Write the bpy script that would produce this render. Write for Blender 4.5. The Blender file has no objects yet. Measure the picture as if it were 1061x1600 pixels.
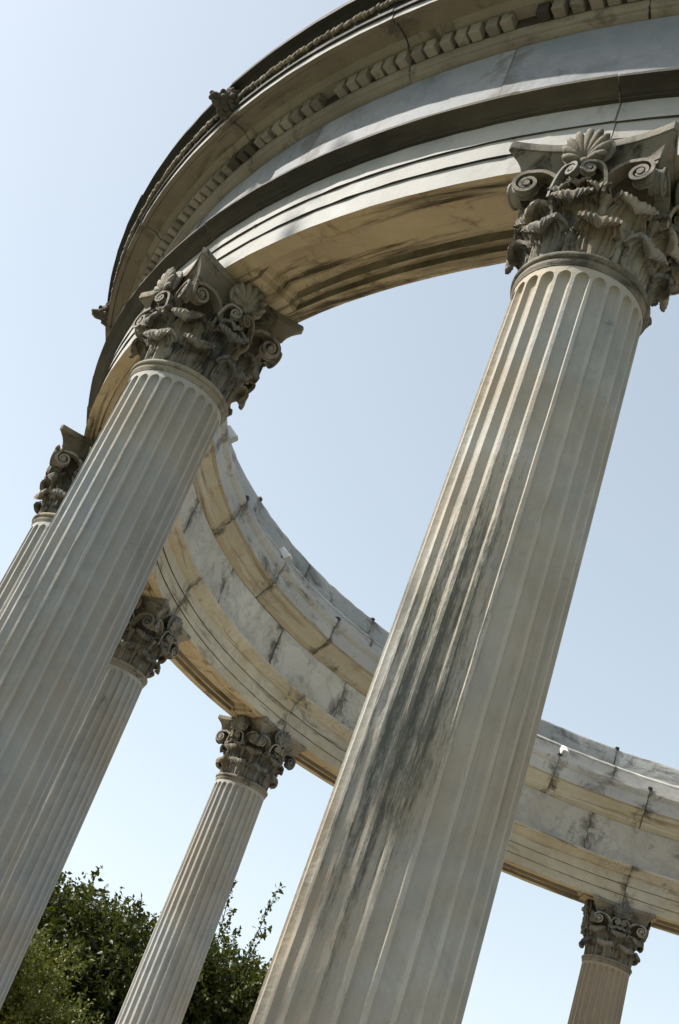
import bpy, bmesh, math, random
import numpy as np
from mathutils import Vector, Matrix
R_ = math.radians
random.seed(7); rng = np.random.default_rng(7)
scn = bpy.context.scene
COL = scn.collection
S = 2.4            # metres per unit of the measured profile (unit = eye level to necking ring)
ZC = 1.62          # eye height
RC = 1.638         # ring radius of the column axes
TA = -20.06        # azimuth of the nearest column (degrees, 0 = -Y)
PITCH = 360 / 14

# ------------------------------------------------------------------ camera
cam_d = bpy.data.cameras.new('camera'); cam = bpy.data.objects.new('camera', cam_d); COL.objects.link(cam)
scn.camera = cam
cam_d.sensor_fit = 'VERTICAL'; cam_d.sensor_height = 36; cam_d.sensor_width = 24
cam_d.lens = 1875.94 / 1600 * 36
cam_d.clip_start = .05; cam_d.clip_end = 3000
def cam_matrix(pitch=.50383, roll=.37768, yaw=.2661):
    X = Vector((1, 0, 0)); F = Vector((0, math.cos(pitch), math.sin(pitch))); U = Vector((0, -math.sin(pitch), math.cos(pitch)))
    rt = X * math.cos(roll) + U * math.sin(roll); up = -X * math.sin(roll) + U * math.cos(roll)
    m = Matrix((rt, up, -F)).transposed()
    return (Matrix.Rotation(yaw, 3, 'Z') @ m).to_4x4()
cam.matrix_world = Matrix.Translation((-.44096 * S, -2.65408 * S, ZC)) @ cam_matrix()

# ------------------------------------------------------------------ sky, sun, exposure
SUN_AZ, SUN_EL = -80.0, 45.0       # azimuth in the ring's own angle (0 = -Y, -90 = -X)
sd = Vector((math.sin(R_(SUN_AZ)) * math.cos(R_(SUN_EL)), -math.cos(R_(SUN_AZ)) * math.cos(R_(SUN_EL)), math.sin(R_(SUN_EL))))
world = bpy.data.worlds.new('World'); scn.world = world; world.use_nodes = True
wn = world.node_tree.nodes; wl = world.node_tree.links
sky = wn.new('ShaderNodeTexSky'); sky.sky_type = 'NISHITA'; sky.sun_disc = False
sky.sun_elevation = R_(SUN_EL); sky.sun_rotation = math.atan2(sd.x, sd.y)
sky.air_density = 1.0; sky.dust_density = 1.7; sky.ozone_density = 0.3; sky.altitude = 50
hs_ = wn.new('ShaderNodeHueSaturation'); hs_.inputs['Hue'].default_value = .482; hs_.inputs['Saturation'].default_value = .68; wl.new(sky.outputs[0], hs_.inputs['Color'])
gm_ = wn.new('ShaderNodeGamma'); gm_.inputs['Gamma'].default_value = .68; wl.new(hs_.outputs[0], gm_.inputs['Color'])
wl.new(gm_.outputs[0], wn['Background'].inputs['Color']); wn['Background'].inputs['Strength'].default_value = .15
sun_d = bpy.data.lights.new('sun', 'SUN'); sun_d.energy = 3.4; sun_d.angle = R_(.53); sun_d.color = (1, .93, .82)
sun = bpy.data.objects.new('sun', sun_d); COL.objects.link(sun)
sun.rotation_euler = (-sd).to_track_quat('-Z', 'Y').to_euler(); sun.location = sd * 30
vs = scn.view_settings; vs.view_transform = 'Standard'; vs.look = 'None'; vs.exposure = 1.27; vs.gamma = 1
vs.use_curve_mapping = False

# ------------------------------------------------------------------ materials
def ramp(nt, fac, stops, interp='LINEAR'):
    n = nt.nodes.new('ShaderNodeValToRGB'); n.color_ramp.interpolation = interp
    e = n.color_ramp.elements
    while len(e) < len(stops): e.new(.5)
    for k, (p, c) in enumerate(stops):
        e[k].position = p; e[k].color = (c, c, c, 1) if not isinstance(c, tuple) else (*c, 1)
    nt.links.new(fac, n.inputs[0]); return n.outputs[0]
def noise(nt, vec, scale, detail=6, rough=.6, dist=0):
    n = nt.nodes.new('ShaderNodeTexNoise'); n.inputs['Scale'].default_value = scale
    n.inputs['Detail'].default_value = detail; n.inputs['Roughness'].default_value = rough; n.inputs['Distortion'].default_value = dist
    nt.links.new(vec, n.inputs['Vector']); return n.outputs['Fac']
def mapping(nt, vec, sc):
    n = nt.nodes.new('ShaderNodeMapping'); n.inputs['Scale'].default_value = sc
    nt.links.new(vec, n.inputs['Vector']); return n.outputs[0]
def mix(nt, fac, a, b, mode='MIX'):
    n = nt.nodes.new('ShaderNodeMix'); n.data_type = 'RGBA'; n.blend_type = mode
    for sock, v in ((n.inputs[0], fac), (n.inputs[6], a), (n.inputs[7], b)):
        if hasattr(v, 'links'): nt.links.new(v, sock)
        else: sock.default_value = v if not isinstance(v, tuple) else (*v, 1)
    return n.outputs[2]
def math_n(nt, op, a, b=None):
    n = nt.nodes.new('ShaderNodeMath'); n.operation = op; n.use_clamp = False
    for sock, v in zip(n.inputs, (a, b)):
        if v is None: continue
        if hasattr(v, 'links'): nt.links.new(v, sock)
        else: sock.default_value = v
    return n.outputs[0]
def stone(name, c1, c2, vein=.25, veinc=(.25, .27, .3), streak=.0, streakc=(.06, .06, .05), grime=.0, grimec=(.05, .045, .035), gscale=3.0, gcut=.55,
          tint=.0, tintc=(.5, .33, .12), tcut=.45, uvstain=None, bump=.35, bscale=60, rough=.75, coord='Object', ssc=(9, 9, .5), blob=None, pits=.0, joint=.0, jointc=(.06, .05, .035), crack=.0, vary=.26):
    m = bpy.data.materials.new(name); m.use_nodes = True; nt = m.node_tree; L = nt.links
    b = nt.nodes['Principled BSDF']; b.inputs['Roughness'].default_value = rough
    b.inputs['Specular IOR Level'].default_value = .25
    tc = nt.nodes.new('ShaderNodeTexCoord'); oi = nt.nodes.new('ShaderNodeObjectInfo')
    off = nt.nodes.new('ShaderNodeVectorMath'); off.operation = 'SCALE'; off.inputs[0].default_value = (37, 53, 71)
    L.new(oi.outputs['Random'], off.inputs['Scale'])
    ad = nt.nodes.new('ShaderNodeVectorMath'); ad.operation = 'ADD'; L.new(tc.outputs[coord], ad.inputs[0]); L.new(off.outputs[0], ad.inputs[1])
    v = ad.outputs[0]
    big = noise(nt, v, 1.7, 7, .62, .4)
    col = mix(nt, ramp(nt, big, [(.36, 0.), (.64, 1.)]), c1, c2)
    # block to block tone
    rt = math_n(nt, 'MULTIPLY_ADD', oi.outputs['Random'], vary); rt.node.inputs[2].default_value = 1 - vary * .55
    hv = nt.nodes.new('ShaderNodeHueSaturation'); L.new(rt, hv.inputs['Value']); L.new(col, hv.inputs['Color']); col = hv.outputs[0]
    if vein:
        vn = noise(nt, v, 3.1, 10, .66, .45)
        vf = ramp(nt, vn, [(.455, 0.), (.495, 1.), (.505, 1.), (.56, 0.)])
        col = mix(nt, math_n(nt, 'MULTIPLY', vf, vein), col, veinc)
    if tint:
        tf = ramp(nt, noise(nt, v, 1.3, 6, .65, .6), [(tcut - .08, 0.), (tcut + .15, 1.)])
        col = mix(nt, math_n(nt, 'MULTIPLY', tf, tint), col, tintc)
    if uvstain:   # stains that run along the course, in arc length / profile length
        sc, cut, amt, cc = uvstain
        um = mapping(nt, tc.outputs['UV'], sc)
        uf = ramp(nt, noise(nt, um, 1.0, 8, .68, .5), [(cut, 0.), (cut + .12, 1.)])
        col = mix(nt, math_n(nt, 'MULTIPLY', uf, amt), col, cc)
    if streak:
        sm = mapping(nt, v, ssc)
        sf = ramp(nt, noise(nt, sm, 1.0, 7, .6, .2), [(.54, 0.), (.70, 1.)])
        sg = ramp(nt, noise(nt, v, .9, 3, .5), [(.42, 0.), (.62, 1.)])
        col = mix(nt, math_n(nt, 'MULTIPLY', math_n(nt, 'MULTIPLY', sf, sg), streak), col, streakc)
    if blob:      # a dark run of lichen at one place of the shaft: (azimuth dir xy, z centre, half height, amount)
        (dx, dy), zc, hh, amt = blob
        sep = nt.nodes.new('ShaderNodeSeparateXYZ'); L.new(tc.outputs['Object'], sep.inputs[0])
        dt = nt.nodes.new('ShaderNodeVectorMath'); dt.operation = 'DOT_PRODUCT'; dt.inputs[1].default_value = (dx, dy, 0); L.new(tc.outputs['Object'], dt.inputs[0])
        az = ramp(nt, dt.outputs['Value'], [(.13, 0.), (.195, 1.)])
        zz = math_n(nt, 'DIVIDE', math_n(nt, 'ABSOLUTE', math_n(nt, 'SUBTRACT', sep.outputs['Z'], zc)), hh)
        zf = ramp(nt, zz, [(.15, 1.), (1., 0.)])
        sm = mapping(nt, tc.outputs['Object'], (30, 30, 2.2))
        nf = math_n(nt, 'ADD', math_n(nt, 'MULTIPLY', noise(nt, sm, 1.0, 10, .76, .8), .55), math_n(nt, 'MULTIPLY', noise(nt, mapping(nt, tc.outputs['Object'], (120, 120, 22)), 1.0, 6, .78), .45))
        tot = math_n(nt, 'ADD', nf, math_n(nt, 'MULTIPLY', math_n(nt, 'MULTIPLY', az, zf), .24))
        bf = ramp(nt, tot, [(.625, 0.), (.735, 1.)])
        col = mix(nt, math_n(nt, 'MULTIPLY', bf, amt), col, (.055, .065, .056))
    if grime:
        gf = ramp(nt, noise(nt, v, gscale, 9, .7, .7), [(gcut, 0.), (gcut + .14, 1.)])
        col = mix(nt, math_n(nt, 'MULTIPLY', gf, grime), col, grimec)
    if joint:     # dirt that has seeped out of the joints
        uj = nt.nodes.new('ShaderNodeUVMap'); uj.uv_map = 'joint'; sj = nt.nodes.new('ShaderNodeSeparateXYZ'); L.new(uj.outputs[0], sj.inputs[0])
        nj = noise(nt, v, 7, 9, .72, .6)
        dj = math_n(nt, 'SUBTRACT', nj, math_n(nt, 'MULTIPLY', sj.outputs[0], 1.5))
        col = mix(nt, math_n(nt, 'MULTIPLY', ramp(nt, dj, [(.40, 0.), (.56, 1.)]), joint), col, jointc)
    if crack:
        cn = noise(nt, v, 1.9, 12, .72, .9)
        cf = ramp(nt, cn, [(.494, 0.), (.4985, 1.), (.5015, 1.), (.506, 0.)])
        cg = ramp(nt, noise(nt, v, 1.1, 3), [(.5, 0.), (.58, 1.)])
        col = mix(nt, math_n(nt, 'MULTIPLY', math_n(nt, 'MULTIPLY', cf, cg), crack), col, (.05, .04, .03))
    if pits:
        vo = nt.nodes.new('ShaderNodeTexVoronoi'); vo.inputs['Scale'].default_value = 26; L.new(v, vo.inputs['Vector'])
        pf = ramp(nt, vo.outputs['Distance'], [(.05, 1.), (.11, 0.)])
        pg = ramp(nt, noise(nt, v, 5, 3), [(.5, 0.), (.6, 1.)])
        col = mix(nt, math_n(nt, 'MULTIPLY', math_n(nt, 'MULTIPLY', pf, pg), pits), col, (.04, .036, .03))
    L.new(col, b.inputs['Base Color'])
    fine = noise(nt, v, bscale, 8, .7); mid = noise(nt, v, 9, 6, .6)
    hsum = math_n(nt, 'ADD', math_n(nt, 'MULTIPLY', fine, .35), mid)
    bp = nt.nodes.new('ShaderNodeBump'); bp.inputs['Strength'].default_value = bump; bp.inputs['Distance'].default_value = .012
    L.new(hsum, bp.inputs['Height']); L.new(bp.outputs[0], b.inputs['Normal'])
    rr = ramp(nt, big, [(.3, rough - .12), (.7, min(1, rough + .12))]); L.new(rr, b.inputs['Roughness'])
    return m
def plain(name, c, rough=.6, metal=0, spec=.4):
    m = bpy.data.materials.new(name); m.use_nodes = True; nt = m.node_tree; b = nt.nodes['Principled BSDF']
    tc = nt.nodes.new('ShaderNodeTexCoord')
    f = noise(nt, tc.outputs['Object'], 20, 6)
    nt.links.new(mix(nt, ramp(nt, f, [(.35, 0.), (.7, 1.)]), tuple(x * .8 for x in c), tuple(min(1, x * 1.15) for x in c)), b.inputs['Base Color'])
    b.inputs['Roughness'].default_value = rough; b.inputs['Metallic'].default_value = metal; b.inputs['Specular IOR Level'].default_value = spec
    return m
M = {}
M['frieze'] = stone('marble_frieze', (.175, .195, .23), (.275, .28, .295), vein=.25, veinc=(.14, .16, .2), grime=.6, grimec=(.07, .08, .09), gscale=3.2, gcut=.55, bump=.35, joint=.5, crack=.5)
M['fascia'] = stone('marble_fascia', (.30, .305, .31), (.40, .39, .375), vein=.2, grime=.4, grimec=(.14, .135, .12), gscale=4, gcut=.58, bump=.25, joint=.5, crack=.4)
M['grime'] = stone('grime_and_gap_shade', (.028, .027, .024), (.085, .072, .056), vein=0, uvstain=((.8, 6, 1), .48, .8, (.028, .026, .022)), grime=.6, gscale=7, bump=.5)  # real moulding grime; also paints shade into fascia grooves and dentil gaps
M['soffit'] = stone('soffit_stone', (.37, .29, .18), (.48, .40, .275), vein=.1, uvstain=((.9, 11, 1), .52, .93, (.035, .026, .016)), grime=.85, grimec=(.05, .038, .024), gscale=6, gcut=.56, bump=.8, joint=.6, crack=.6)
M['inner'] = stone('inner_stone', (.38, .345, .275), (.50, .465, .385), vein=.2, veinc=(.2, .18, .15), tint=.5, tintc=(.36, .28, .15), tcut=.5, uvstain=((1.2, 11, 1), .56, .9, (.09, .065, .035)), grime=.9, grimec=(.045, .04, .03), gscale=3.6, gcut=.585, bump=.5, joint=.85, crack=.8)
M['innerfrieze'] = stone('inner_frieze_marble', (.40, .38, .335), (.50, .48, .43), vein=.3, veinc=(.19, .18, .17), tint=.35, tintc=(.36, .29, .19), tcut=.52, grime=.9, grimec=(.06, .055, .048), gscale=2.8, gcut=.59, bump=.4, joint=.85, crack=.8)
M['ochre'] = stone('ochre_stained_moulding', (.40, .355, .265), (.50, .465, .38), vein=0, tint=.5, tintc=(.38, .29, .14), tcut=.52, uvstain=((1.0, 14, 1), .53, .8, (.17, .12, .055)), grime=.8, grimec=(.06, .042, .022), gscale=4, gcut=.565, bump=.55, joint=.9)
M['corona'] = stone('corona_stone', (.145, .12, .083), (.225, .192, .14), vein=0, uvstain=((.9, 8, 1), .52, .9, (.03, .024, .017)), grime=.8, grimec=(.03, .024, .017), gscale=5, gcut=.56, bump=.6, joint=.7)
M['sima'] = stone('blackened_sima', (.016, .016, .017), (.04, .038, .034), vein=0, grime=.5, grimec=(.012, .012, .012), gscale=8, bump=.6)
M['carved'] = stone('carved_band_stone', (.15, .13, .095), (.30, .26, .19), vein=0, grime=.8, grimec=(.02, .02, .018), gscale=12, gcut=.47, bump=.6)
M['parapet'] = stone('parapet_stone', (.35, .34, .315), (.46, .445, .41), vein=.2, uvstain=((1.4, 6, 1), .54, .85, (.08, .075, .068)), grime=.9, grimec=(.03, .03, .027), gscale=5, gcut=.585, bump=.5, joint=.8, crack=.5)
M['parapet_dark'] = stone('weathered_parapet_face', (.25, .26, .26), (.36, .36, .34), vein=.2, uvstain=((1.4, 6, 1), .52, .85, (.06, .06, .056)), grime=.9, grimec=(.025, .025, .022), gscale=5, gcut=.56, bump=.6, joint=.7)
M['dentil'] = stone('dentil_stone', (.19, .168, .135), (.30, .268, .22), vein=0, grime=.7, grimec=(.04, .034, .025), gscale=6, gcut=.52, bump=.5, vary=.5, joint=0)
SH = dict(vein=.2, veinc=(.2, .22, .24), streak=.75, streakc=(.15, .125, .09), tint=.7, tintc=(.33, .265, .18), tcut=.49, grime=.75, grimec=(.055, .05, .04), gscale=5.5, gcut=.62, bump=.5, ssc=(16, 16, .6))
M['shaft'] = stone('fluted_marble', (.28, .305, .33), (.40, .40, .385), **dict(SH, tint=.5, streak=.85))
M['shaft_streaked'] = stone('fluted_marble_with_lichen', (.28, .285, .275), (.39, .38, .35), blob=((math.cos(R_(-98)), math.sin(R_(-98))), 2.5, 1.05, .8), **SH)
M['shaft_grey'] = stone('grey_fluted_marble', (.17, .155, .145), (.25, .225, .205), **SH)  # same veining and staining as the other shafts on a darker base
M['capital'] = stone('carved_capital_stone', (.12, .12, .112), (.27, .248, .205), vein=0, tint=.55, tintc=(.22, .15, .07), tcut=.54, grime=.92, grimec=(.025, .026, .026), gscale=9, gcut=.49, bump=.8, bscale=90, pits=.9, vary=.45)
M['bell'] = stone('shade_toned_bell_stone', (.045, .04, .032), (.09, .076, .056), vein=0, tint=.4, tintc=(.11, .075, .035), grime=.8, grimec=(.02, .02, .018), gscale=6, gcut=.5, bump=.6, pits=.9)  # near-black base colour stands in for shade deep behind the leaves
M['ring'] = stone('necking_stone', (.15, .135, .11), (.26, .235, .19), vein=0, grime=.8, grimec=(.03, .028, .024), gscale=8, gcut=.48, bump=.6)
M['mortar'] = stone('dark_mortar', (.08, .07, .055), (.14, .12, .09), vein=0, bump=.6)
M['floor'] = stone('terrace_stone', (.36, .31, .23), (.46, .40, .31), vein=.1, grime=.4, gscale=2, bump=.3)
M['lamp'] = plain('lamp_enamel', (.72, .72, .69), .45)
M['black'] = plain('black_metal', (.03, .03, .032), .5)
M['lens'] = plain('lamp_glass', (.35, .37, .38), .12, spec=.6)

# ------------------------------------------------------------------ object helpers
def link(name, me, mats, parent=None):
    o = bpy.data.objects.new(name, me); COL.objects.link(o)
    if mats is not None and not me.materials:
        for m in (mats if isinstance(mats, (list, tuple)) else [mats]): me.materials.append(m)
    if parent is not None: o.parent = parent
    return o
def tag(o, label=None, cat=None, group=None, kind=None):
    for k, v in (('label', label), ('category', cat), ('group', group), ('kind', kind)):
        if v: o[k] = v
    return o
def empty(name, loc=(0, 0, 0), rz=0):
    o = bpy.data.objects.new(name, None); o.empty_display_size = .2; COL.objects.link(o); o.location = loc; o.rotation_euler = (0, 0, rz); return o
def finish(bm, name, sharp=28):
    bmesh.ops.recalc_face_normals(bm, faces=bm.faces)
    me = bpy.data.meshes.new(name); bm.to_mesh(me); bm.free()
    for p in me.polygons: p.use_smooth = True
    if sharp: me.set_sharp_from_angle(angle=R_(sharp))
    return me
def P(th, R, z): return (math.sin(R_(th)) * R, -math.cos(R_(th)) * R, z)
def Z(h): return ZC + h * S

def lathe_block(bm, prof, rings, mats=None, jit=.0, seed=0, ends=True, endjit=.0, wear=.0006):
    """prof(k) -> closed loop of (R, h) in units for ring k; rings: list of (theta, k)."""
    rr = random.Random(seed)
    uvl = bm.loops.layers.uv.verify(); jl = bm.loops.layers.uv.get('joint') or bm.loops.layers.uv.new('joint')
    dR = rr.uniform(-1, 1) * jit
    cols = []
    base = prof(rings[0][1]); n = len(base)
    cum = [0]
    for i in range(n):
        a, b = base[i], base[(i + 1) % n]; cum.append(cum[-1] + math.hypot(a[0] - b[0], a[1] - b[1]) * S)
    rm = sum(p[0] for p in base) / n * S
    for ri, (th, k) in enumerate(rings):
        row = []
        for (r, h) in prof(k):
            t = th
            if ri in (0, len(rings) - 1): t += rr.uniform(-1, 1) * endjit
            row.append(bm.verts.new(P(t, r * S + dR + rr.gauss(0, wear), Z(h) + rr.gauss(0, wear))))
        cols.append(row)
    for a in range(len(rings) - 1):
        for i in range(n):
            j = (i + 1) % n
            f = bm.faces.new((cols[a][i], cols[a + 1][i], cols[a + 1][j], cols[a][j]))
            f.material_index = mats[i] if mats else 0
            u0, u1 = R_(rings[a][0]) * rm, R_(rings[a + 1][0]) * rm
            e0, e1 = R_(rings[0][0]) * rm, R_(rings[-1][0]) * rm
            for l, uv in zip(f.loops, ((u0, cum[i]), (u1, cum[i]), (u1, cum[i + 1]), (u0, cum[i + 1]))):
                l[uvl].uv = uv; l[jl].uv = (min(abs(uv[0] - e0), abs(uv[0] - e1)) if ends else 9, uv[1])
    if ends:
        for c in (cols[0], cols[-1]):
            f = bm.faces.new(c)
            for l in f.loops: l[uvl].uv = (0, 0); l[jl].uv = (0, 0)
    return bm
def even(t0, t1, n): return [(t0 + (t1 - t0) * i / n, 0) for i in range(n + 1)]
def lathe(bm, prof, n=48, cap=True):
    """full turn about Z of an open (r, z) polyline."""
    rows = [[bm.verts.new((r * math.cos(2 * math.pi * k / n), r * math.sin(2 * math.pi * k / n), z)) for k in range(n)] for r, z in prof]
    for a, b in zip(rows, rows[1:]):
        for k in range(n): bm.faces.new((a[k], a[(k + 1) % n], b[(k + 1) % n], b[k]))
    if cap:
        bm.faces.new(rows[0]); bm.faces.new(rows[-1])
def box(bm, cx, cy, cz, sx, sy, sz, bev=.0):
    r = bmesh.ops.create_cube(bm, size=1, matrix=Matrix.Translation((cx, cy, cz)) @ Matrix.Diagonal((sx, sy, sz, 1)))
    if bev:
        es = {e for v in r['verts'] for e in v.link_edges}
        bmesh.ops.bevel(bm, geom=list(es), offset=bev, segments=2, affect='EDGES', profile=.6)
def catmull(pts, n):
    pts = [np.array(p, float) for p in pts]; pts = [2 * pts[0] - pts[1]] + pts + [2 * pts[-1] - pts[-2]]
    out = []; m = len(pts) - 3
    for k in range(n + 1):
        x = k / n * m; i = min(int(x), m - 1); t = x - i
        a, b, c, d = pts[i:i + 4]
        out.append(.5 * ((2 * b) + (-a + c) * t + (2 * a - 5 * b + 4 * c - d) * t * t + (-a + 3 * b - 3 * c + d) * t ** 3))
    return out

# ------------------------------------------------------------------ setting: ground, steps, temple floor
def ground_mat():
    m = bpy.data.materials.new('lawn_and_gravel'); m.use_nodes = True; nt = m.node_tree; b = nt.nodes['Principled BSDF']
    tc = nt.nodes.new('ShaderNodeTexCoord'); v = tc.outputs['Object']
    g = mix(nt, noise(nt, v, 3, 8, .7), (.035, .06, .015), (.10, .12, .035))
    s = mix(nt, noise(nt, v, 30, 8, .7), (.24, .20, .14), (.36, .31, .23))
    ln = nt.nodes.new('ShaderNodeVectorMath'); ln.operation = 'LENGTH'; nt.links.new(v, ln.inputs[0])
    f = ramp(nt, math_n(nt, 'DIVIDE', math_n(nt, 'ADD', ln.outputs['Value'], noise(nt, v, 1.5)), 20.), [(.49, 0.), (.5, 1.)])
    nt.links.new(mix(nt, f, s, g), b.inputs['Base Color']); b.inputs['Roughness'].default_value = .95
    return m
bm = bmesh.new()
for r0, r1 in ((0, 1),):
    bmesh.ops.create_circle(bm, cap_ends=True, radius=1500, segments=96)
tag(link('ground', finish(bm, 'ground', 0), ground_mat()), kind='structure')
bm = bmesh.new()
lathe(bm, [(5.15, -.02), (5.15, .085), (5.135, .1), (4.72, .1), (4.72, .185), (4.705, .2), (.01, .2)], 112, cap=False)
floor = tag(link('floor', finish(bm, 'floor'), M['floor']), kind='structure')

# ------------------------------------------------------------------ entablature
ent = tag(empty('entablature', (0, 0, 0)), 'curved marble entablature ring carried by the fluted columns, with dentils and lion heads', 'entablature')
HB = 1.186
def arch_prof(k):
    d = {0: 0, 1: .5, 2: 1}[k] * .021; e = min(d, .0105)
    return [(1.549, HB), (1.571, HB), (1.573, HB + e), (1.583, HB + e), (1.589, HB + d), (1.654, HB + d), (1.660, HB + e), (1.670, HB + e), (1.672, HB), (1.6985, HB),
            (1.6992, 1.2215), (1.7022, 1.2222), (1.7030, 1.2515), (1.7060, 1.2522), (1.7068, 1.2865), (1.7115, 1.288), (1.7125, 1.2905), (1.716, 1.292),
            (1.718, 1.2945), (1.725, 1.299), (1.733, 1.301), (1.7355, 1.302), (1.7355, 1.307), (1.70, 1.3205),
            (1.535, 1.3205), (1.517, 1.316), (1.517, 1.308), (1.521, 1.305), (1.530, 1.293), (1.535, 1.286), (1.5415, 1.283), (1.5422, 1.2520), (1.5452, 1.2513), (1.5458, 1.2165), (1.5486, 1.2158)]
arch_m = [2, 5, 2, 5, 2, 5, 2, 5, 2] + [0, 1, 0, 1, 0] + [1] * 8 + [0, 0] + [3, 3, 3, 3, 3, 4, 3, 1, 3, 1, 3]  # fascia step undersides: shadow lines put into the colour, along with dirt
G = .035
AZ0 = TA + .2
for i in range(14):
    t0 = AZ0 - (i + 1) * PITCH + G; t1 = AZ0 - i * PITCH - G
    pa, pb = t0 + 4.7, t1 - 4.7
    rings = [(t0, 0), (t0 + 1.5, 0), (t0 + 3, 0), (pa - .28, 0), (pa - .25, 1), (pa, 1), (pa + .15, 2)]
    rings += [(pa + .15 + (pb - pa - .3) * k / 16, 2) for k in range(1, 17)]
    rings += [(pb, 1), (pb + .25, 1), (pb + .28, 0), (t1 - 3, 0), (t1 - 1.5, 0), (t1, 0)]
    bm = bmesh.new(); lathe_block(bm, arch_prof, rings, arch_m, jit=.002, seed=i, endjit=.03)
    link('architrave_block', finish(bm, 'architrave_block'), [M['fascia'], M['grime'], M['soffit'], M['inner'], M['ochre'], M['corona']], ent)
FR = [(1.5445, 1.3212), (1.70, 1.3212), (1.7005, 1.468), (1.601, 1.468), (1.601, 1.456), (1.5445, 1.456)]
for i in range(28):
    t0 = AZ0 - 6.6 - (i + 1) * PITCH / 2 + G; t1 = AZ0 - 6.6 - i * PITCH / 2 - G
    bm = bmesh.new(); lathe_block(bm, lambda k: FR, even(t0, t1, 12), [0, 0, 0, 0, 1, 1], jit=.003, seed=50 + i, endjit=.035)
    link('frieze_slab', finish(bm, 'frieze_slab'), [M['frieze'], M['innerfrieze']], ent)
CO = [(1.5435, 1.4568), (1.602, 1.4568), (1.602, 1.4687), (1.7005, 1.4687), (1.706, 1.4695), (1.7105, 1.4725), (1.711, 1.476), (1.7145, 1.4775), (1.716, 1.482), (1.718, 1.488), (1.7185, 1.4895),   # bead, bed mould, dentil band
      (1.7185, 1.5115), (1.7355, 1.5125), (1.7355, 1.5145), (1.739, 1.516), (1.747, 1.521), (1.752, 1.5235), (1.775, 1.5235), (1.777, 1.5195), (1.7855, 1.5195),
      (1.7865, 1.530), (1.7905, 1.532), (1.791, 1.538), (1.7885, 1.543), (1.790, 1.553), (1.793, 1.569), (1.801, 1.577), (1.812, 1.580), (1.812, 1.589),
      (1.66, 1.590), (1.545, 1.5905), (1.490, 1.586), (1.488, 1.573), (1.492, 1.562), (1.497, 1.557), (1.498, 1.514), (1.5065, 1.511), (1.507, 1.504), (1.513, 1.496), (1.523, 1.486), (1.530, 1.473), (1.5305, 1.468), (1.537, 1.462)]
CM = [0, 0, 0] + [1] * 8 + [1, 1, 1, 1, 2, 2, 2, 2] + [4] + [5] * 9 + [6, 6] + [6] * 4 + [3] + [7] * 7
CM = (CM + [7] * 50)[:len(CO)]; CM[10] = 8  # band behind the dentils painted dark, as shade in the gaps
stones = []
for i in range(28):
    t0 = AZ0 - (i + 1) * PITCH / 2 + G; t1 = AZ0 - i * PITCH / 2 - G
    bm = bmesh.new(); lathe_block(bm, lambda k: CO, even(t0, t1, 12), CM, jit=.003, seed=100 + i, endjit=.04)
    stones.append(link('cornice_stone', finish(bm, 'cornice_stone'), [M['frieze'], M['dentil'], M['corona'], M['inner'], M['fascia'], M['sima'], M['parapet'], M['ochre'], M['grime']], ent))
PA = [(1.5475, 1.5912), (1.66, 1.5912), (1.675, 1.60), (1.675, 1.722), (1.582, 1.727), (1.580, 1.7205), (1.5775, 1.660), (1.557, 1.655), (1.552, 1.648), (1.556, 1.641), (1.5475, 1.639)]
PM = [0, 0, 0, 0, 0, 1, 0, 0, 0, 0, 0]
for i in range(28):
    t0 = AZ0 - 8.2 - (i + 1) * PITCH / 2 + G; t1 = AZ0 - 8.2 - i * PITCH / 2 - G
    bm = bmesh.new(); lathe_block(bm, lambda k: PA, even(t0, t1, 12), PM, jit=.005, seed=150 + i, endjit=.05, wear=.0022)
    link('parapet_stone', finish(bm, 'parapet_stone'), [M['parapet'], M['parapet_dark']], ent)
bm = bmesh.new()
lathe_block(bm, lambda k: [(1.56, 1.215), (1.688, 1.215), (1.688, 1.60), (1.66, 1.71), (1.595, 1.71), (1.56, 1.56)], [(k * 3.0, 0) for k in range(121)], ends=False)
link('mortar', finish(bm, 'mortar'), M['mortar'], ent)
# dentils: one mesh, one object each for the nearest 300, the rest one part
ND = 406; PD = 360 / ND
def dentil_bm(bm, th, jr=0):
    vs_ = []
    for (t, r, h) in [(a, b, c) for a in (-.345, .345) for b in (1.7165, 1.7345) for c in (1.4915, 1.5128)]:
        vs_.append(bm.verts.new(P(th + t * PD * 1.02, r * S, Z(h))))
    for q in ((0, 1, 3, 2), (4, 6, 7, 5), (0, 4, 5, 1), (2, 3, 7, 6), (0, 2, 6, 4), (1, 5, 7, 3)): bm.faces.new([vs_[k] for k in q])
bm = bmesh.new(); dentil_bm(bm, 0)
bmesh.ops.recalc_face_normals(bm, faces=bm.faces)
bmesh.ops.bevel(bm, geom=list(bm.edges), offset=.003, segments=1, affect='EDGES')
dm = finish(bm, 'dentil', 40); dm.materials.append(M['dentil'])
rest = bmesh.new(); rd = random.Random(3)
missing = {29.3, }
for k in range(ND):
    rel = (k + .5) * PD                       # degrees clockwise (towards the left in the photo) from column A's joint
    th = AZ0 + 60 - rel
    if abs(th + 26.0) < .42 or abs(th + 38.2) < .3: continue      # fallen teeth
    if k < 300:
        o = bpy.data.objects.new('dentil', dm); COL.objects.link(o)
        o.rotation_euler = (0, 0, R_(th + rd.uniform(-.09, .09)))
        o.location = (0, 0, rd.uniform(-.003, .001)); o.scale = (1, 1, 1)
        if min(abs(th + 25.6), abs(th + 46.3), abs(th + 3)) < 1.0: o.material_slots[0].link = 'OBJECT'; o.material_slots[0].material = M['grime']
        o.parent = stones[int(((AZ0 - th) % 360) // (PITCH / 2)) % 28]
    else: dentil_bm(rest, th)
tag(link('dentil_course', finish(rest, 'dentil_course', 40), M['dentil'], ent), kind='stuff')
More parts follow.
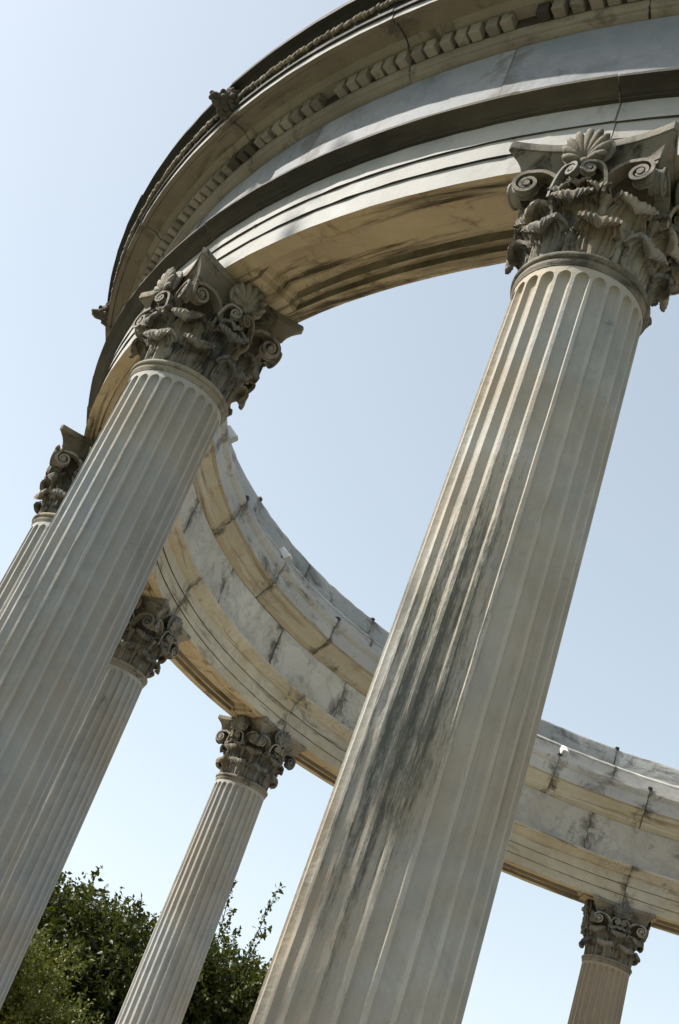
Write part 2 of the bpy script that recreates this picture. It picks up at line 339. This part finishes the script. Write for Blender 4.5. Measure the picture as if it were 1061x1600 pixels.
# carved leaf band on the sima: too fine to pick apart
bm = bmesh.new(); nb = 1150
for k in range(nb):
    th = k * 360 / nb + rd.uniform(-.05, .05)
    r = bmesh.ops.create_icosphere(bm, subdivisions=1, radius=1)
    Mx = Matrix.Rotation(R_(th), 4, 'Z') @ Matrix.Translation((rd.uniform(-.004, .004), -1.7935 * S, Z(1.556) + rd.uniform(-.004, .004))) @ Matrix.Rotation(R_(rd.uniform(10, 50)), 4, 'Y') @ Matrix.Diagonal((.008 * rd.uniform(.8, 1.3), .012 * rd.uniform(.8, 1.4), .021 * rd.uniform(.8, 1.2), 1))
    bmesh.ops.transform(bm, matrix=Mx, verts=r['verts'])
tag(link('carved_leaf_band', finish(bm, 'carved_leaf_band', 0), M['carved'], ent), kind='stuff')
# lion heads over every column
def lion_mesh():
    bm = bmesh.new()
    def ball(x, y, z, sx, sy, sz, sub=2):
        r = bmesh.ops.create_icosphere(bm, subdivisions=sub, radius=1)
        bmesh.ops.transform(bm, matrix=Matrix.Translation((x, y, z)) @ Matrix.Diagonal((sx, sy, sz, 1)), verts=r['verts'])
    ball(0, .00, 0, .046, .050, .048, 3)              # skull
    ball(0, -.045, -.010, .027, .034, .020)           # muzzle
    ball(0, -.036, -.034, .020, .028, .010)           # lower jaw
    ball(0, -.072, -.002, .013, .011, .009)           # nose
    for s in (-1, 1):
        ball(s * .013, -.064, -.014, .013, .013, .011); ball(s * .024, -.036, .018, .014, .012, .009)   # lips, brow
        ball(s * .022, -.042, .010, .007, .006, .006); ball(s * .040, -.004, .038, .013, .010, .015); ball(s * .030, -.02, -.012, .016, .022, .017)  # eye, ear, cheek
    rl = random.Random(5)
    for ring, (n, rad, yy) in enumerate(((11, .050, .004), (13, .058, .026))):
        for k in range(n):
            a = 2 * math.pi * k / n + ring * .2
            ball(rad * math.cos(a), yy + rl.uniform(-.004, .004), rad * math.sin(a) * .98, .017 + rl.uniform(-.002, .003), .020, .017 + rl.uniform(-.003, .003), 1)   # mane tufts
    return finish(bm, 'lion_head', 0)
lm = lion_mesh(); lm.materials.append(M['grime'])
for i in range(14):
    o = link('lion_head', lm, None, ent); th = TA - i * PITCH
    o.location = P(th, 1.803 * S, Z(1.552)); o.rotation_euler = (R_(8), 0, R_(th + rd.uniform(-2, 2))); o.scale = [1.0] * 3
# little lead clamps on top of the joints
bm = bmesh.new(); box(bm, 0, 0, 0, .036, .05, .022, .004); cm = finish(bm, 'joint_clamp', 40); cm.materials.append(M['black'])
for i in range(28):
    th = AZ0 - 8.2 - i * PITCH / 2
    if i % 5 == 2: continue
    o = link('joint_clamp', cm, None, ent); o.scale = (rd.uniform(.7, 1.3), 1, rd.uniform(.7, 1.2)); o.location = P(th, 1.588 * S, Z(1.727) + .008); o.rotation_euler = (0, 0, R_(th))
for i in range(28):
    th = AZ0 - i * PITCH / 2
    if i in (6, 8, 11, 12, 13):
        o = link('joint_clamp', cm, None, ent); o.location = P(th, 1.497 * S, Z(1.587) + .009); o.rotation_euler = (0, 0, R_(th))

# ------------------------------------------------------------------ columns
Z0 = .2                      # temple floor
ZN = Z(1.0)                  # necking ring
HCAP = Z(HB) - ZN            # 0.446
LSH = ZN - Z0
def shaft_mesh():
    """local z measured from the floor"""
    bm = bmesh.new(); NF = 24; NT = 9; fl = .80
    zb, zt = .235, LSH - .035
    def rad(z):
        u = (z - zb) / (zt - zb); return .2165 - .026 * (.35 * u + .65 * u * u)
    wend = .021
    f0, f1 = zb + .07, zt - .020
    rows = [zb, zb + .012, zb + .035, f0]
    rows += [f0 + wend * (1 - math.cos(a)) for a in np.linspace(.25, math.pi / 2, 6)]
    rows += list(np.linspace(f0 + wend, f1 - wend, 64))[1:-1]
    rows += [f1 - wend * (1 - math.cos(a)) for a in np.linspace(math.pi / 2, .25, 6)] + [f1, zt]
    rr = random.Random(11)
    ed = [[rr.gauss(0, .02) - (rr.uniform(.05, .22) if rr.random() < .02 else 0) * -1 for _ in range(NF * 2)] for _ in rows]
    grid = []
    for ri, z in enumerate(rows):
        r = rad(z)
        if z <= zb + .013: r += .022 if z < zb + .006 else .020
        elif z < f0: r += .006 * (f0 - z) / (f0 - zb)
        if z > f1 - wend: s = min(1, (z - (f1 - wend)) / wend)
        elif z < f0 + wend: s = min(1, (f0 + wend - z) / wend)
        else: s = 0
        hw = math.sqrt(max(0, 1 - s * s)); inside = f0 < z < f1
        row = []
        for k in range(NF):
            a0 = 2 * math.pi * k / NF; half = math.pi / NF
            wl_ = 1 + (ed[ri][2 * k] if inside and s == 0 else 0); wr_ = 1 + (ed[ri][2 * k + 1] if inside and s == 0 else 0)
            for j in range(NT):
                t = -1 + 2 * j / (NT - 1)
                tt = t * max(hw, .02)
                tt *= (wl_ if t < 0 else wr_)
                dep = .0175 * (r / .2) * math.sqrt(max(0, 1 - t * t)) * hw if inside else 0
                a = a0 + tt * half * fl
                row.append(bm.verts.new(((r - dep) * math.cos(a), (r - dep) * math.sin(a), z)))
            # centre of the fillet
            a = a0 + half; row.append(bm.verts.new((r * math.cos(a), r * math.sin(a), z)))
        grid.append(row)
    n = len(grid[0])
    for a, b in zip(grid, grid[1:]):
        for k in range(n): bm.faces.new((a[k], a[(k + 1) % n], b[(k + 1) % n], b[k]))
    bm.faces.new(grid[0]); bm.faces.new(grid[-1])
    return finish(bm, 'shaft', 32)
def ring_mesh():
    bm = bmesh.new(); z = LSH; p = [(.170, z - .0352), (.1925, z - .0352), (.1935, z - .030), (.1965, z - .0255), (.1975, z - .020), (.1975, z - .0135)]
    for k in range(9):
        a = -math.pi / 2 + math.pi * k / 8; p.append((.1925 + .0125 * math.cos(a), z + .0125 * math.sin(a)))
    p += [(.185, z + .0135), (.165, z + .0135)]
    lathe(bm, p, 72); return finish(bm, 'necking_ring', 35)
def base_mesh():
    bm = bmesh.new(); p = [(.1, .0805), (.285, .0805)]
    for k in range(9):
        a = -math.pi / 2 + math.pi * k / 8; p.append((.270 + .032 * math.cos(a), .112 + .031 * math.sin(a)))
    p += [(.258, .148), (.250, .153), (.243, .165), (.244, .180), (.255, .188), (.255, .193)]
    for k in range(9):
        a = -math.pi / 2 + math.pi * k / 8; p.append((.244 + .02 * math.cos(a), .213 + .02 * math.sin(a)))
    p += [(.23, .2345), (.1, .2345)]
    lathe(bm, p, 64); return finish(bm, 'base', 35)
def plinth_mesh():
    bm = bmesh.new(); box(bm, 0, 0, .04, .63, .63, .08, .006); return finish(bm, 'plinth', 30)
# the capital is built with z = 0 at the necking ring, outward face towards -Y
def bell_mesh():
    bm = bmesh.new(); lathe(bm, [(.150, .0138), (.172, .016), (.170, .06), (.169, .15), (.171, .20), (.178, .25), (.192, .29), (.212, .315), (.222, .322), (.222, .3335), (.15, .3335)], 48)
    return finish(bm, 'capital', 35)
def leaf_mesh(path, W, nlobe=4, rib=.0034, seed=0, tipw=.62, thick=.006, nr=7):
    bm = bmesh.new(); NU, NV = 28, 34; ctr = catmull(path, NV); rows = []
    for vi, (r, z) in enumerate(ctr):
        v = vi / NV
        i0, i1 = max(0, vi - 1), min(NV, vi + 1); tx, tz = ctr[i1] - ctr[i0]; L = math.hypot(tx, tz); nr_, nz = tz / L, -tx / L   # outward normal in (r,z)
        sh = np.interp(v, [0, .12, .35, .55, .68, .84, .94, 1], [.66, .84, 1.0, .88, .82, .82, .56, .26])
        ph = (v * nlobe) % 1.0
        lobe = 1 - .30 * (ph ** 2.5) * (1 if v < .66 else .12)
        row = []
        for ui in range(NU + 1):
            u = -1 + 2 * ui / NU
            w = W / 2 * sh * (1 - (1 - lobe) * abs(u) ** 2)
            ribs = rib * (1.15 if v < .6 else .75) * math.cos(math.pi * (nr * abs(u) + 1.6 * v * abs(u) + 1)) * min(1, abs(u) * 4)
            groove = -.0065 * max(0, abs(u) - .35) * (ph > .75) * (v < .66)
            mid = .007 * math.exp(-(u / .12) ** 2) * (1 - v * .5)
            dome = .022 * (1 - u * u) * max(0, v - .55) / .45        # the overhanging tip is a spoon
            d = ribs + mid + dome + groove
            a = u * w / max(r, .15)
            pr = []
            th_ = thick + .013 * max(0, min(1, (v - .5) / .25)) * (1 - .6 * u ** 4)
            for dd in (d, d - th_):
                rr_, zz = r + nr_ * dd, z + nz * dd + .010 * u * u * (v > .85)
                pr.append(bm.verts.new((rr_ * math.sin(a), -rr_ * math.cos(a), zz)))
            row.append(pr)
        rows.append(row)
    for a, b in zip(rows, rows[1:]):
        for k in range(NU):
            bm.faces.new((a[k][0], a[k + 1][0], b[k + 1][0], b[k][0])); bm.faces.new((a[k][1], b[k][1], b[k + 1][1], a[k + 1][1]))
        for k in (0, NU): bm.faces.new((a[k][0], b[k][0], b[k][1], a[k][1]))
    for rw in (rows[0], rows[-1]):
        for k in range(NU): bm.faces.new((rw[k][0], rw[k + 1][0], rw[k + 1][1], rw[k][1]))
    return finish(bm, 'acanthus_leaf', 50)
LOW = [(.187, .014), (.188, .042), (.191, .076), (.198, .106), (.211, .122), (.226, .121), (.235, .108), (.236, .092), (.230, .080)]
TALL = [(.181, .016), (.182, .08), (.185, .145), (.192, .190), (.208, .217), (.228, .221), (.241, .208), (.243, .189), (.236, .174)]
CALYX = [(.183, .16), (.188, .195), (.199, .225), (.217, .243), (.232, .242), (.240, .230), (.238, .216)]
TOPB = [(.184, .19), (.188, .225), (.198, .252), (.214, .265), (.229, .261), (.235, .248), (.232, .236)]
def ribbon(bm, pts, org, ex, ey, width, thick):
    """sweep a flanged band along pts (s, z) in the vertical plane through org with plan direction ex; ey = band width direction"""
    n = len(pts); rows = []
    for i, (s, z) in enumerate(pts):
        a = pts[max(0, i - 1)]; b = pts[min(n - 1, i + 1)]; tx, tz = b[0] - a[0], b[1] - a[1]; L = math.hypot(tx, tz) or 1; nx, nz = -tz / L, tx / L
        k = 1 - .35 * i / n
        w, t = width * k / 2, thick * (1 - .3 * i / n) / 2
        row = []
        for (wy, tn) in ((-w, -t), (-w, t * 1.5), (-w * .72, t * 1.5), (-w * .62, t * .4), (w * .62, t * .4), (w * .72, t * 1.5), (w, t * 1.5), (w, -t)):
            p = Vector(org) + Vector(ex) * (s + nx * tn) + Vector(ey) * wy + Vector((0, 0, z + nz * tn)); row.append(bm.verts.new(p))
        rows.append(row)
    for a, b in zip(rows, rows[1:]):
        for k in range(8): bm.faces.new((a[k], a[(k + 1) % 8], b[(k + 1) % 8], b[k]))
    bm.faces.new(rows[0]); bm.faces.new(rows[-1])
def scroll_pts(start, ctrl, c, r0, r1, turns, n=44):
    top = (c[0], c[1] + r0)
    pts = [tuple(p) for p in catmull([start] + ctrl + [top], 16)]
    for k in range(1, n + 1):
        f = k / n; a = math.pi / 2 - f * turns * 2 * math.pi; r = r0 + (r1 - r0) * f ** .8
        pts.append((c[0] + r * math.cos(a), c[1] + r * math.sin(a)))
    return pts
def volute_mesh(s, name, a0, r_start, a1, r_end, z0, zc, r0, r1, turns, width, thick, ctrl):
    def pol(a, r): return Vector((s * r * math.sin(R_(a)), -r * math.cos(R_(a)), 0))
    A, B = pol(a0, r_start), pol(a1, r_end); ex = (B - A); Ls = ex.length; ex.normalize(); ey = Vector((-ex.y, ex.x, 0)) * 1
    pts = scroll_pts((0, z0), [(Ls * u, z0 + (zc + r0 - z0) * w) for u, w in ctrl], (Ls, zc), r0, r1, turns)
    bm = bmesh.new(); ribbon(bm, pts, A, ex, ey, width, thick)
    r = bmesh.ops.create_cone(bm, cap_ends=True, segments=14, radius1=r1 * 1.05, radius2=r1 * 1.05, depth=width * .82)
    mz = ey; mx = ex; my = Vector((0, 0, 1))
    Mx = Matrix((mx, my, mz)).transposed().to_4x4(); Mx.translation = A + ex * Ls + Vector((0, 0, zc))
    bmesh.ops.transform(bm, matrix=Mx, verts=r['verts'])
    return finish(bm, name, 35)
def abacus_mesh():
    bm = bmesh.new(); lv = [(.3342, .050), (.348, .050), (.3495, .045), (.362, .043), (.378, .037), (.394, .027), (.408, .013), (.4165, .007), (.4175, .001), (.421, 0), (.4455, 0)]
    a = .110 * S; c = .050; rows = []
    for z, ins in lv:
        row = []
        for q in range(4):
            for k in range(13):
                t = -.93 + 1.86 * k / 12
                x, y = t * (a - ins * .85), -(a - ins - c * (1 - abs(t) ** 2.0))
                ca, sa = math.cos(q * math.pi / 2), math.sin(q * math.pi / 2)
                row.append(bm.verts.new((x * ca - y * sa, x * sa + y * ca, z)))
        rows.append(row)
    n = len(rows[0])
    for A, B in zip(rows, rows[1:]):
        for k in range(n): bm.faces.new((A[k], A[(k + 1) % n], B[(k + 1) % n], B[k]))
    bm.faces.new(rows[0]); bm.faces.new(rows[-1])
    return finish(bm, 'abacus', 35)
def palmette_mesh():
    bm = bmesh.new(); y0 = -.226; zb = .338
    def petal(ang, ln, w, t=.016):
        r = bmesh.ops.create_icosphere(bm, subdivisions=2, radius=1)
        for v in r['verts']: v.co.x *= .55 + .45 * (v.co.z + 1) / 2     # narrow at the root
        Mx = Matrix.Translation((0, y0 - .012, zb)) @ Matrix.Rotation(R_(ang), 4, 'Y') @ Matrix.Rotation(R_(14), 4, 'X') @ Matrix.Translation((0, 0, ln / 2 + .004)) @ Matrix.Diagonal((w, t, ln / 2, 1))
        bmesh.ops.transform(bm, matrix=Mx, verts=r['verts'])
    for ang, ln in ((0, .112), (19, .110), (-19, .110), (38, .102), (-38, .102), (58, .088), (-58, .088), (82, .068), (-82, .068)): petal(ang, ln, .0195)
    r = bmesh.ops.create_uvsphere(bm, u_segments=14, v_segments=8, radius=1)
    bmesh.ops.transform(bm, matrix=Matrix.Translation((0, y0 - .005, zb + .046)) @ Matrix.Diagonal((.082, .018, .072, 1)), verts=r['verts'])
    r = bmesh.ops.create_uvsphere(bm, u_segments=10, v_segments=6, radius=1)
    bmesh.ops.transform(bm, matrix=Matrix.Translation((0, y0 - .014, zb - .004)) @ Matrix.Diagonal((.020, .014, .014, 1)), verts=r['verts'])
    return finish(bm, 'palmette', 40)
def caulis_mesh(s):
    """fluted stalk with a collar from which the scrolls spring"""
    bm = bmesh.new(); pts = [(.168, .10, 9), (.178, .14, 10.5), (.188, .165, 12.5), (.193, .175, 15), (.195, .182, 12), (.198, .195, 11), (.205, .212, 17), (.210, .220, 20)]
    rows = []
    for r, z, w in pts:
        c = Vector((s * r * math.sin(R_(22)), -r * math.cos(R_(22)), z)); row = []
        for k in range(12):
            a = 2 * math.pi * k / 12; rad_ = w * .001 * (1.1 if k % 2 else .9)
            row.append(bm.verts.new(c + Vector((rad_ * math.cos(a), rad_ * math.sin(a), 0))))
        rows.append(row)
    for A, B in zip(rows, rows[1:]):
        for k in range(12): bm.faces.new((A[k], A[(k + 1) % 12], B[(k + 1) % 12], B[k]))
    bm.faces.new(rows[0]); bm.faces.new(rows[-1]); return finish(bm, 'stalk', 60)
ME = {'shaft': shaft_mesh(), 'ring': ring_mesh(), 'base': base_mesh(), 'plinth': plinth_mesh(), 'bell': bell_mesh(), 'abacus': abacus_mesh(), 'palmette': palmette_mesh(),
      'low': leaf_mesh(LOW, .146, 3), 'tall': leaf_mesh(TALL, .146, 4), 'calyx': leaf_mesh(CALYX, .080, 3, rib=.003, thick=.007, nr=5), 'topleaf': leaf_mesh(TOPB, .080, 3, rib=.003, thick=.007, nr=5)}
for s in (-1, 1):
    ME['vol%d' % s] = volute_mesh(s, 'corner_volute', 15, .203, 39.5, .272, .205, .284, .043, .011, 1.7, .046, .011, [(.05, .35), (.28, .78), (.62, 1.0)])
    ME['hel%d' % s] = volute_mesh(s, 'inner_scroll', 19, .236, 5.8, .246, .205, .292, .024, .006, 1.6, .026, .008, [(.02, .40), (.25, .85), (.6, 1.03)])
    ME['cau%d' % s] = caulis_mesh(s)
for k, m in ME.items():
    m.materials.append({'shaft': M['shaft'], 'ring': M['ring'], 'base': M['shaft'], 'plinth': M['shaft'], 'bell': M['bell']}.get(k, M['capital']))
def column(i, label, shaft_mat=None):
    th = TA - i * PITCH
    x, y, _ = P(th, RC * S, 0)
    c = empty('column_of_marble', (x, y, Z0), R_(th)); tag(c, label, 'column', group='fluted Corinthian columns of the round temple')
    rv = random.Random(i * 13 + 1)
    link('plinth', ME['plinth'], None, c); link('base', ME['base'], None, c)
    s = link('shaft', ME['shaft'], None, c)
    s.rotation_euler.z = R_(rv.choice((0, 15, 30, 45)) + 7.5)
    if shaft_mat:
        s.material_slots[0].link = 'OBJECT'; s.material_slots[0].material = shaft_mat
        s.rotation_euler.z = R_(7.5)
    link('necking_ring', ME['ring'], None, c)
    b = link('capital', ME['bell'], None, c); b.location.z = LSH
    link('abacus', ME['abacus'], None, b)
    for q in range(8):
        def put(name, me, ang, tilt=0):
            o = link(name, me, None, b); o.rotation_euler.z = R_(ang + rv.uniform(-1.2, 1.2)); k = rv.uniform(.97, 1.03); o.scale = (1, 1, k); return o
        put('acanthus_leaf', ME['low'], 22.5 + 45 * q); put('acanthus_leaf', ME['tall'], 45 * q)
        put('calyx_leaf', ME['calyx'], 45 * q + 22.5 + (8 if q % 2 else -8))
    for q in range(4):
        link('palmette', ME['palmette'], None, b).rotation_euler.z = R_(90 * q)
        link('calyx_leaf', ME['topleaf'], None, b).rotation_euler.z = R_(90 * q)
        for s in (-1, 1):
            for nm, k in (('corner_volute', 'vol%d'), ('inner_scroll', 'hel%d'), ('stalk', 'cau%d')):
                link(nm, ME[k % s], None, b).rotation_euler.z = R_(90 * q)
    return c
COLS = {0: ('large fluted marble column nearest the camera, black lichen streaks down its shaft', M['shaft_streaked']),
        1: ('second largest column, pale veined shaft rising from the left edge, capital fully in view', None),
        2: ('half-hidden column at the left edge, its capital peeking out behind the large pale shaft', None),
        3: ('stained column whose capital stands half hidden behind the pale shaft at left', None),
        4: ('slender free-standing column in front of the trees, lit along its left flutes', None),
        5: ('column hidden behind the streaked shaft of the nearest column', None),
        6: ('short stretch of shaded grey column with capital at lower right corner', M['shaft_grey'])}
for i in range(14):
    lab, sm = COLS.get(i, ('fluted marble column of the round temple outside the right edge of the picture', None))
    column(i, lab, sm)

# ------------------------------------------------------------------ floodlights on the inner ledge
def floodlight(th, label, tilt, yaw, h=1.5905):
    c = empty('floodlight', P(th, 1.508 * S, Z(1.586)), R_(th)); tag(c, label, 'floodlight', 'floodlights on the inner cornice ledge'); c.scale = [.62] * 3
    bm = bmesh.new(); box(bm, 0, 0, .006, .05, .06, .012, .002); box(bm, 0, 0, .04, .014, .014, .07, .002); box(bm, 0, .012, .075, .055, .02, .03, .003)
    link('bracket', finish(bm, 'bracket', 40), M['black'], c)
    bm = bmesh.new()
    prof = [(-.085, .030, .034), (-.075, .040, .042), (.055, .044, .046), (.072, .048, .050), (.085, .048, .050)]
    rows = []
    for yy, hx, hz in prof:
        rows.append([bm.verts.new((sx * hx * cx_, yy, sz * hz * cz_)) for sx, sz, cx_, cz_ in ((-1, -1, 1, .7), (-1, -1, .7, 1), (1, -1, .7, 1), (1, -1, 1, .7), (1, 1, 1, .7), (1, 1, .7, 1), (-1, 1, .7, 1), (-1, 1, 1, .7))])
    for A, B in zip(rows, rows[1:]):
        for k in range(8): bm.faces.new((A[k], A[(k + 1) % 8], B[(k + 1) % 8], B[k]))
    bm.faces.new(rows[0]); bm.faces.new(rows[-1])
    hs = link('housing', finish(bm, 'housing', 40), M['lamp'], c); hs.location = (0, .03, .105); hs.rotation_euler = (R_(tilt), 0, R_(yaw))
    bm = bmesh.new(); box(bm, 0, .087, 0, .08, .006, .084, .002)
    ln = link('lens', finish(bm, 'lens', 40), M['lens'], hs)
    return c
floodlight(-86.4, 'white floodlight on the ledge beside the capital of the large left column', -42, 0)
floodlight(-109.6, 'white floodlight on a black bracket midway along the curved inner ledge', -42, 10)
floodlight(-161.8, 'bright sunlit floodlight on the ledge right of the streaked shaft', -42, 0)

# ------------------------------------------------------------------ trees
def leaf_mat(name, c1, c2):
    m = bpy.data.materials.new(name); m.use_nodes = True; nt = m.node_tree; b = nt.nodes['Principled BSDF']
    g = nt.nodes.new('ShaderNodeNewGeometry')
    col = mix(nt, g.outputs['Random Per Island'], c1, c2); nt.links.new(col, b.inputs['Base Color'])
    b.inputs['Roughness'].default_value = .5; b.inputs['Specular IOR Level'].default_value = .3
    tr = nt.nodes.new('ShaderNodeBsdfTranslucent'); nt.links.new(mix(nt, .5, col, (.16, .2, .02)), tr.inputs[0])
    mx = nt.nodes.new('ShaderNodeMixShader'); mx.inputs[0].default_value = .22
    nt.links.new(b.outputs[0], mx.inputs[1]); nt.links.new(tr.outputs[0], mx.inputs[2]); nt.links.new(mx.outputs[0], nt.nodes['Material Output'].inputs[0])
    return m
M['leaf'] = leaf_mat('dark_leaf', (.010, .020, .004), (.062, .064, .006))
M['leaf2'] = leaf_mat('yellow_green_leaf', (.045, .058, .007), (.11, .105, .015))
M['bark'] = stone('bark', (.06, .045, .03), (.12, .09, .065), vein=0, ssc=(14, 14, 1), streak=.6, bump=.9)
def crown_mesh(name, shoots, seed, leaf=.055):
    """shoots: list of (base point, direction, length, number of leaves, spread)"""
    r = np.random.default_rng(seed); Cn = []; Dn = []
    for b, d, L, n, sp in shoots:
        t = r.random(n) ** .8; p = np.array(b) + np.outer(t * L, d) + r.normal(0, sp, (n, 3)) * (1.1 - .75 * t)[:, None]
        Cn.append(p); dd = np.array(d) * .4 + r.normal(0, .75, (n, 3)); dd[:, 2] -= .25; Dn.append(dd)
    C_ = np.concatenate(Cn); D = np.concatenate(Dn); D /= np.linalg.norm(D, axis=1, keepdims=True)
    up = r.normal(0, 1, D.shape); up[:, 2] += .9
    side = np.cross(D, up); side /= np.linalg.norm(side, axis=1, keepdims=True) + 1e-9; nrm = np.cross(side, D)
    n = len(C_); ln = leaf * r.uniform(.7, 1.3, (n, 1)); w = ln * .30
    V = np.empty((n, 6, 3))
    V[:, 0] = C_; V[:, 1] = C_ + D * ln * .38 + side * w + nrm * w * .35; V[:, 2] = C_ + D * ln * .42
    V[:, 3] = C_ + D * ln * .38 - side * w + nrm * w * .35; V[:, 4] = C_ + D * ln - nrm * ln * .12; V[:, 5] = C_ + D * ln * .40
    Q = np.array([[0, 1, 4, 2], [0, 2, 4, 3]]); idx = (np.arange(n)[:, None, None] * 6 + Q[None]).reshape(-1)
    me = bpy.data.meshes.new(name); me.vertices.add(n * 6); me.vertices.foreach_set('co', V.reshape(-1))
    me.loops.add(len(idx)); me.loops.foreach_set('vertex_index', idx.astype(np.int32))
    me.polygons.add(n * 2); me.polygons.foreach_set('loop_start', np.arange(0, n * 8, 4, dtype=np.int32)); me.polygons.foreach_set('loop_total', np.full(n * 2, 4, np.int32))
    me.update(); me.validate(); return me
def limb(bm, pts, rads, n=7):
    rows = []
    for i, p in enumerate(pts):
        a = np.array(pts[max(0, i - 1)]); b = np.array(pts[min(len(pts) - 1, i + 1)]); d = Vector(b - a).normalized(); q = d.to_track_quat('Z', 'Y')
        rows.append([bm.verts.new(Vector(p) + q @ Vector((rads[i] * math.cos(2 * math.pi * k / n), rads[i] * math.sin(2 * math.pi * k / n), 0))) for k in range(n)])
    for A, B in zip(rows, rows[1:]):
        for k in range(n): bm.faces.new((A[k], A[(k + 1) % n], B[(k + 1) % n], B[k]))
    bm.faces.new(rows[-1])
def tree(name, label, loc, H, half, base, seed, nsh, mat, group, extra=(), leafsz=.055, lobes=9, per=26, updir=.9, dens=1.0):
    rr = np.random.default_rng(seed)
    root = empty(name, loc); tag(root, label, 'tree', group)
    bm = bmesh.new(); tips = []
    trunk = [(0, 0, -.05), (rr.normal(0, .05), rr.normal(0, .05), base * .5), (rr.normal(0, .1), rr.normal(0, .1), base), (rr.normal(0, .2), rr.normal(0, .2), base + (H - base) * .5), (rr.normal(0, .25), rr.normal(0, .25), H * .93)]
    limb(bm, [tuple(p) for p in catmull(trunk, 10)], list(np.linspace(H * .03, H * .004, 11)), 9)
    cs = []
    for k in range(lobes):
        a = 2 * math.pi * k / lobes * 1.618 * 2; f = rr.uniform(.35, .95); z = base + (H - base) * rr.uniform(.2, .85)
        ew = math.sqrt(max(.15, 1 - ((z - base) / (H - base) - .4) ** 2 / .5))
        c = np.array((math.cos(a) * half * f * ew * .75, math.sin(a) * half * f * ew * .75, z)); cs.append((c, half * rr.uniform(.34, .5)))
        st = np.array((0, 0, base * .8 + (z - base) * .35)); md = (st + c) / 2 + np.array((0, 0, .25))
        limb(bm, [tuple(p) for p in catmull([st, md, c], 6)], list(np.linspace(H * .012, H * .003, 7)), 6)
    cs.append((np.array((0, 0, H - half * .5)), half * .5))
    shoots = []
    for k in range(nsh):
        c, rad_ = cs[rr.integers(len(cs))]
        d = rr.normal(0, 1, 3); d /= np.linalg.norm(d); f = rr.uniform(.25, 1) ** .6
        p = c + d * rad_ * f * np.array((1, 1, .85))
        dd = d * .6 + np.array((0, 0, updir)) + rr.normal(0, .3, 3); dd /= np.linalg.norm(dd)
        L = rr.uniform(.25, .6) * (1 + .5 * (p[2] > H * .8))
        if p[2] + dd[2] * L > H + .25: continue
        shoots.append((p, dd, L, int(per * dens), .055))
    for b, d, L, n, sp in extra:
        d = np.array(d) / np.linalg.norm(d); shoots.append((np.array(b), d, L, n, sp))
        limb(bm, [tuple(np.array(b) - d * .5), tuple(np.array(b) + d * L * .5), tuple(np.array(b) + d * L)], [.014, .009, .003], 5)
    link('trunk', finish(bm, 'trunk', 0), M['bark'], root)
    link('crown', crown_mesh('crown', shoots, seed + 1, leafsz), mat, root)
    return root
CAM = np.array((-.44096 * S, -2.65408 * S))
def gp(az, D): return (CAM[0] + D * math.sin(R_(az)), CAM[1] + D * math.cos(R_(az)), 0)
D1 = 22
tree('broadleaf_tree', 'dark green bushy tree with upright shoots, left of the slender column', gp(-19.4, D1), 4.7, 2.8, .6, 21, 5500, M['leaf'], 'trees behind the temple',
     extra=[((x, -.3, z - .75), (.12 * math.sin(x * 9), 0, 1), .8 + .15 * math.sin(x * 5), 46, .045) for x, z in ((-1.3, 4.5), (-.9, 4.6), (-.6, 4.65), (-.45, 4.75), (-.22, 5.05), (-.05, 4.9), (.05, 5.25), (.3, 4.9), (.5, 4.7), (.75, 5.0), (.95, 5.15), (1.05, 5.0), (1.2, 4.7), (1.6, 4.6), (2.0, 4.4))], leafsz=.095, lobes=15)
tree('broadleaf_tree', 'dark tree with two long loose sprays, between the slender column and the streaked one', gp(-11.9, D1 + 1), 4.75, 2.3, .6, 22, 4600, M['leaf'], 'trees behind the temple',
     extra=[((-.43, -.2, 4.6), (-.13, 0, 1), 1.85, 95, .05), ((.05, -.2, 4.5), (.10, 0, 1), 1.85, 110, .06), ((-.2, -.2, 4.5), (-.02, 0, 1), .9, 60, .06), ((-.75, -.2, 4.5), (-.1, 0, 1), .9, 60, .06), ((-.5, -.2, 4.4), (.05, 0, 1), 1.3, 80, .06), ((.0, -.2, 4.4), (.25, 0, 1), 1.2, 70, .06), ((.5, -.2, 4.2), (.1, 0, 1), .6, 50, .05)], leafsz=.095, lobes=14)
tree('shrub_tree', 'sunny yellow-green shrub at the bottom left corner under the dark tree', gp(-22.2, 17), 3.25, 1.7, .4, 23, 1700, M['leaf2'], 'trees behind the temple', leafsz=.06)
tree('broadleaf_tree', 'tall shade tree left of the temple outside the picture', (-9.0, -5.6, 0), 9.0, 3.1, 2.4, 24, 1400, M['leaf'], 'trees behind the temple',
     extra=[((.3 * math.sin(k * 5), 1.2 + y, 9.0), (.2 * math.sin(k * 3), .1 * math.cos(k), 1), L_, 11, .16) for k, (y, L_) in enumerate(((-.9, 1.6), (-.45, 2.3), (-.1, 2.6), (.25, 2.3), (.6, 2.6), (1.0, 2.0), (1.4, 1.6)))], leafsz=.14, lobes=14, per=18)
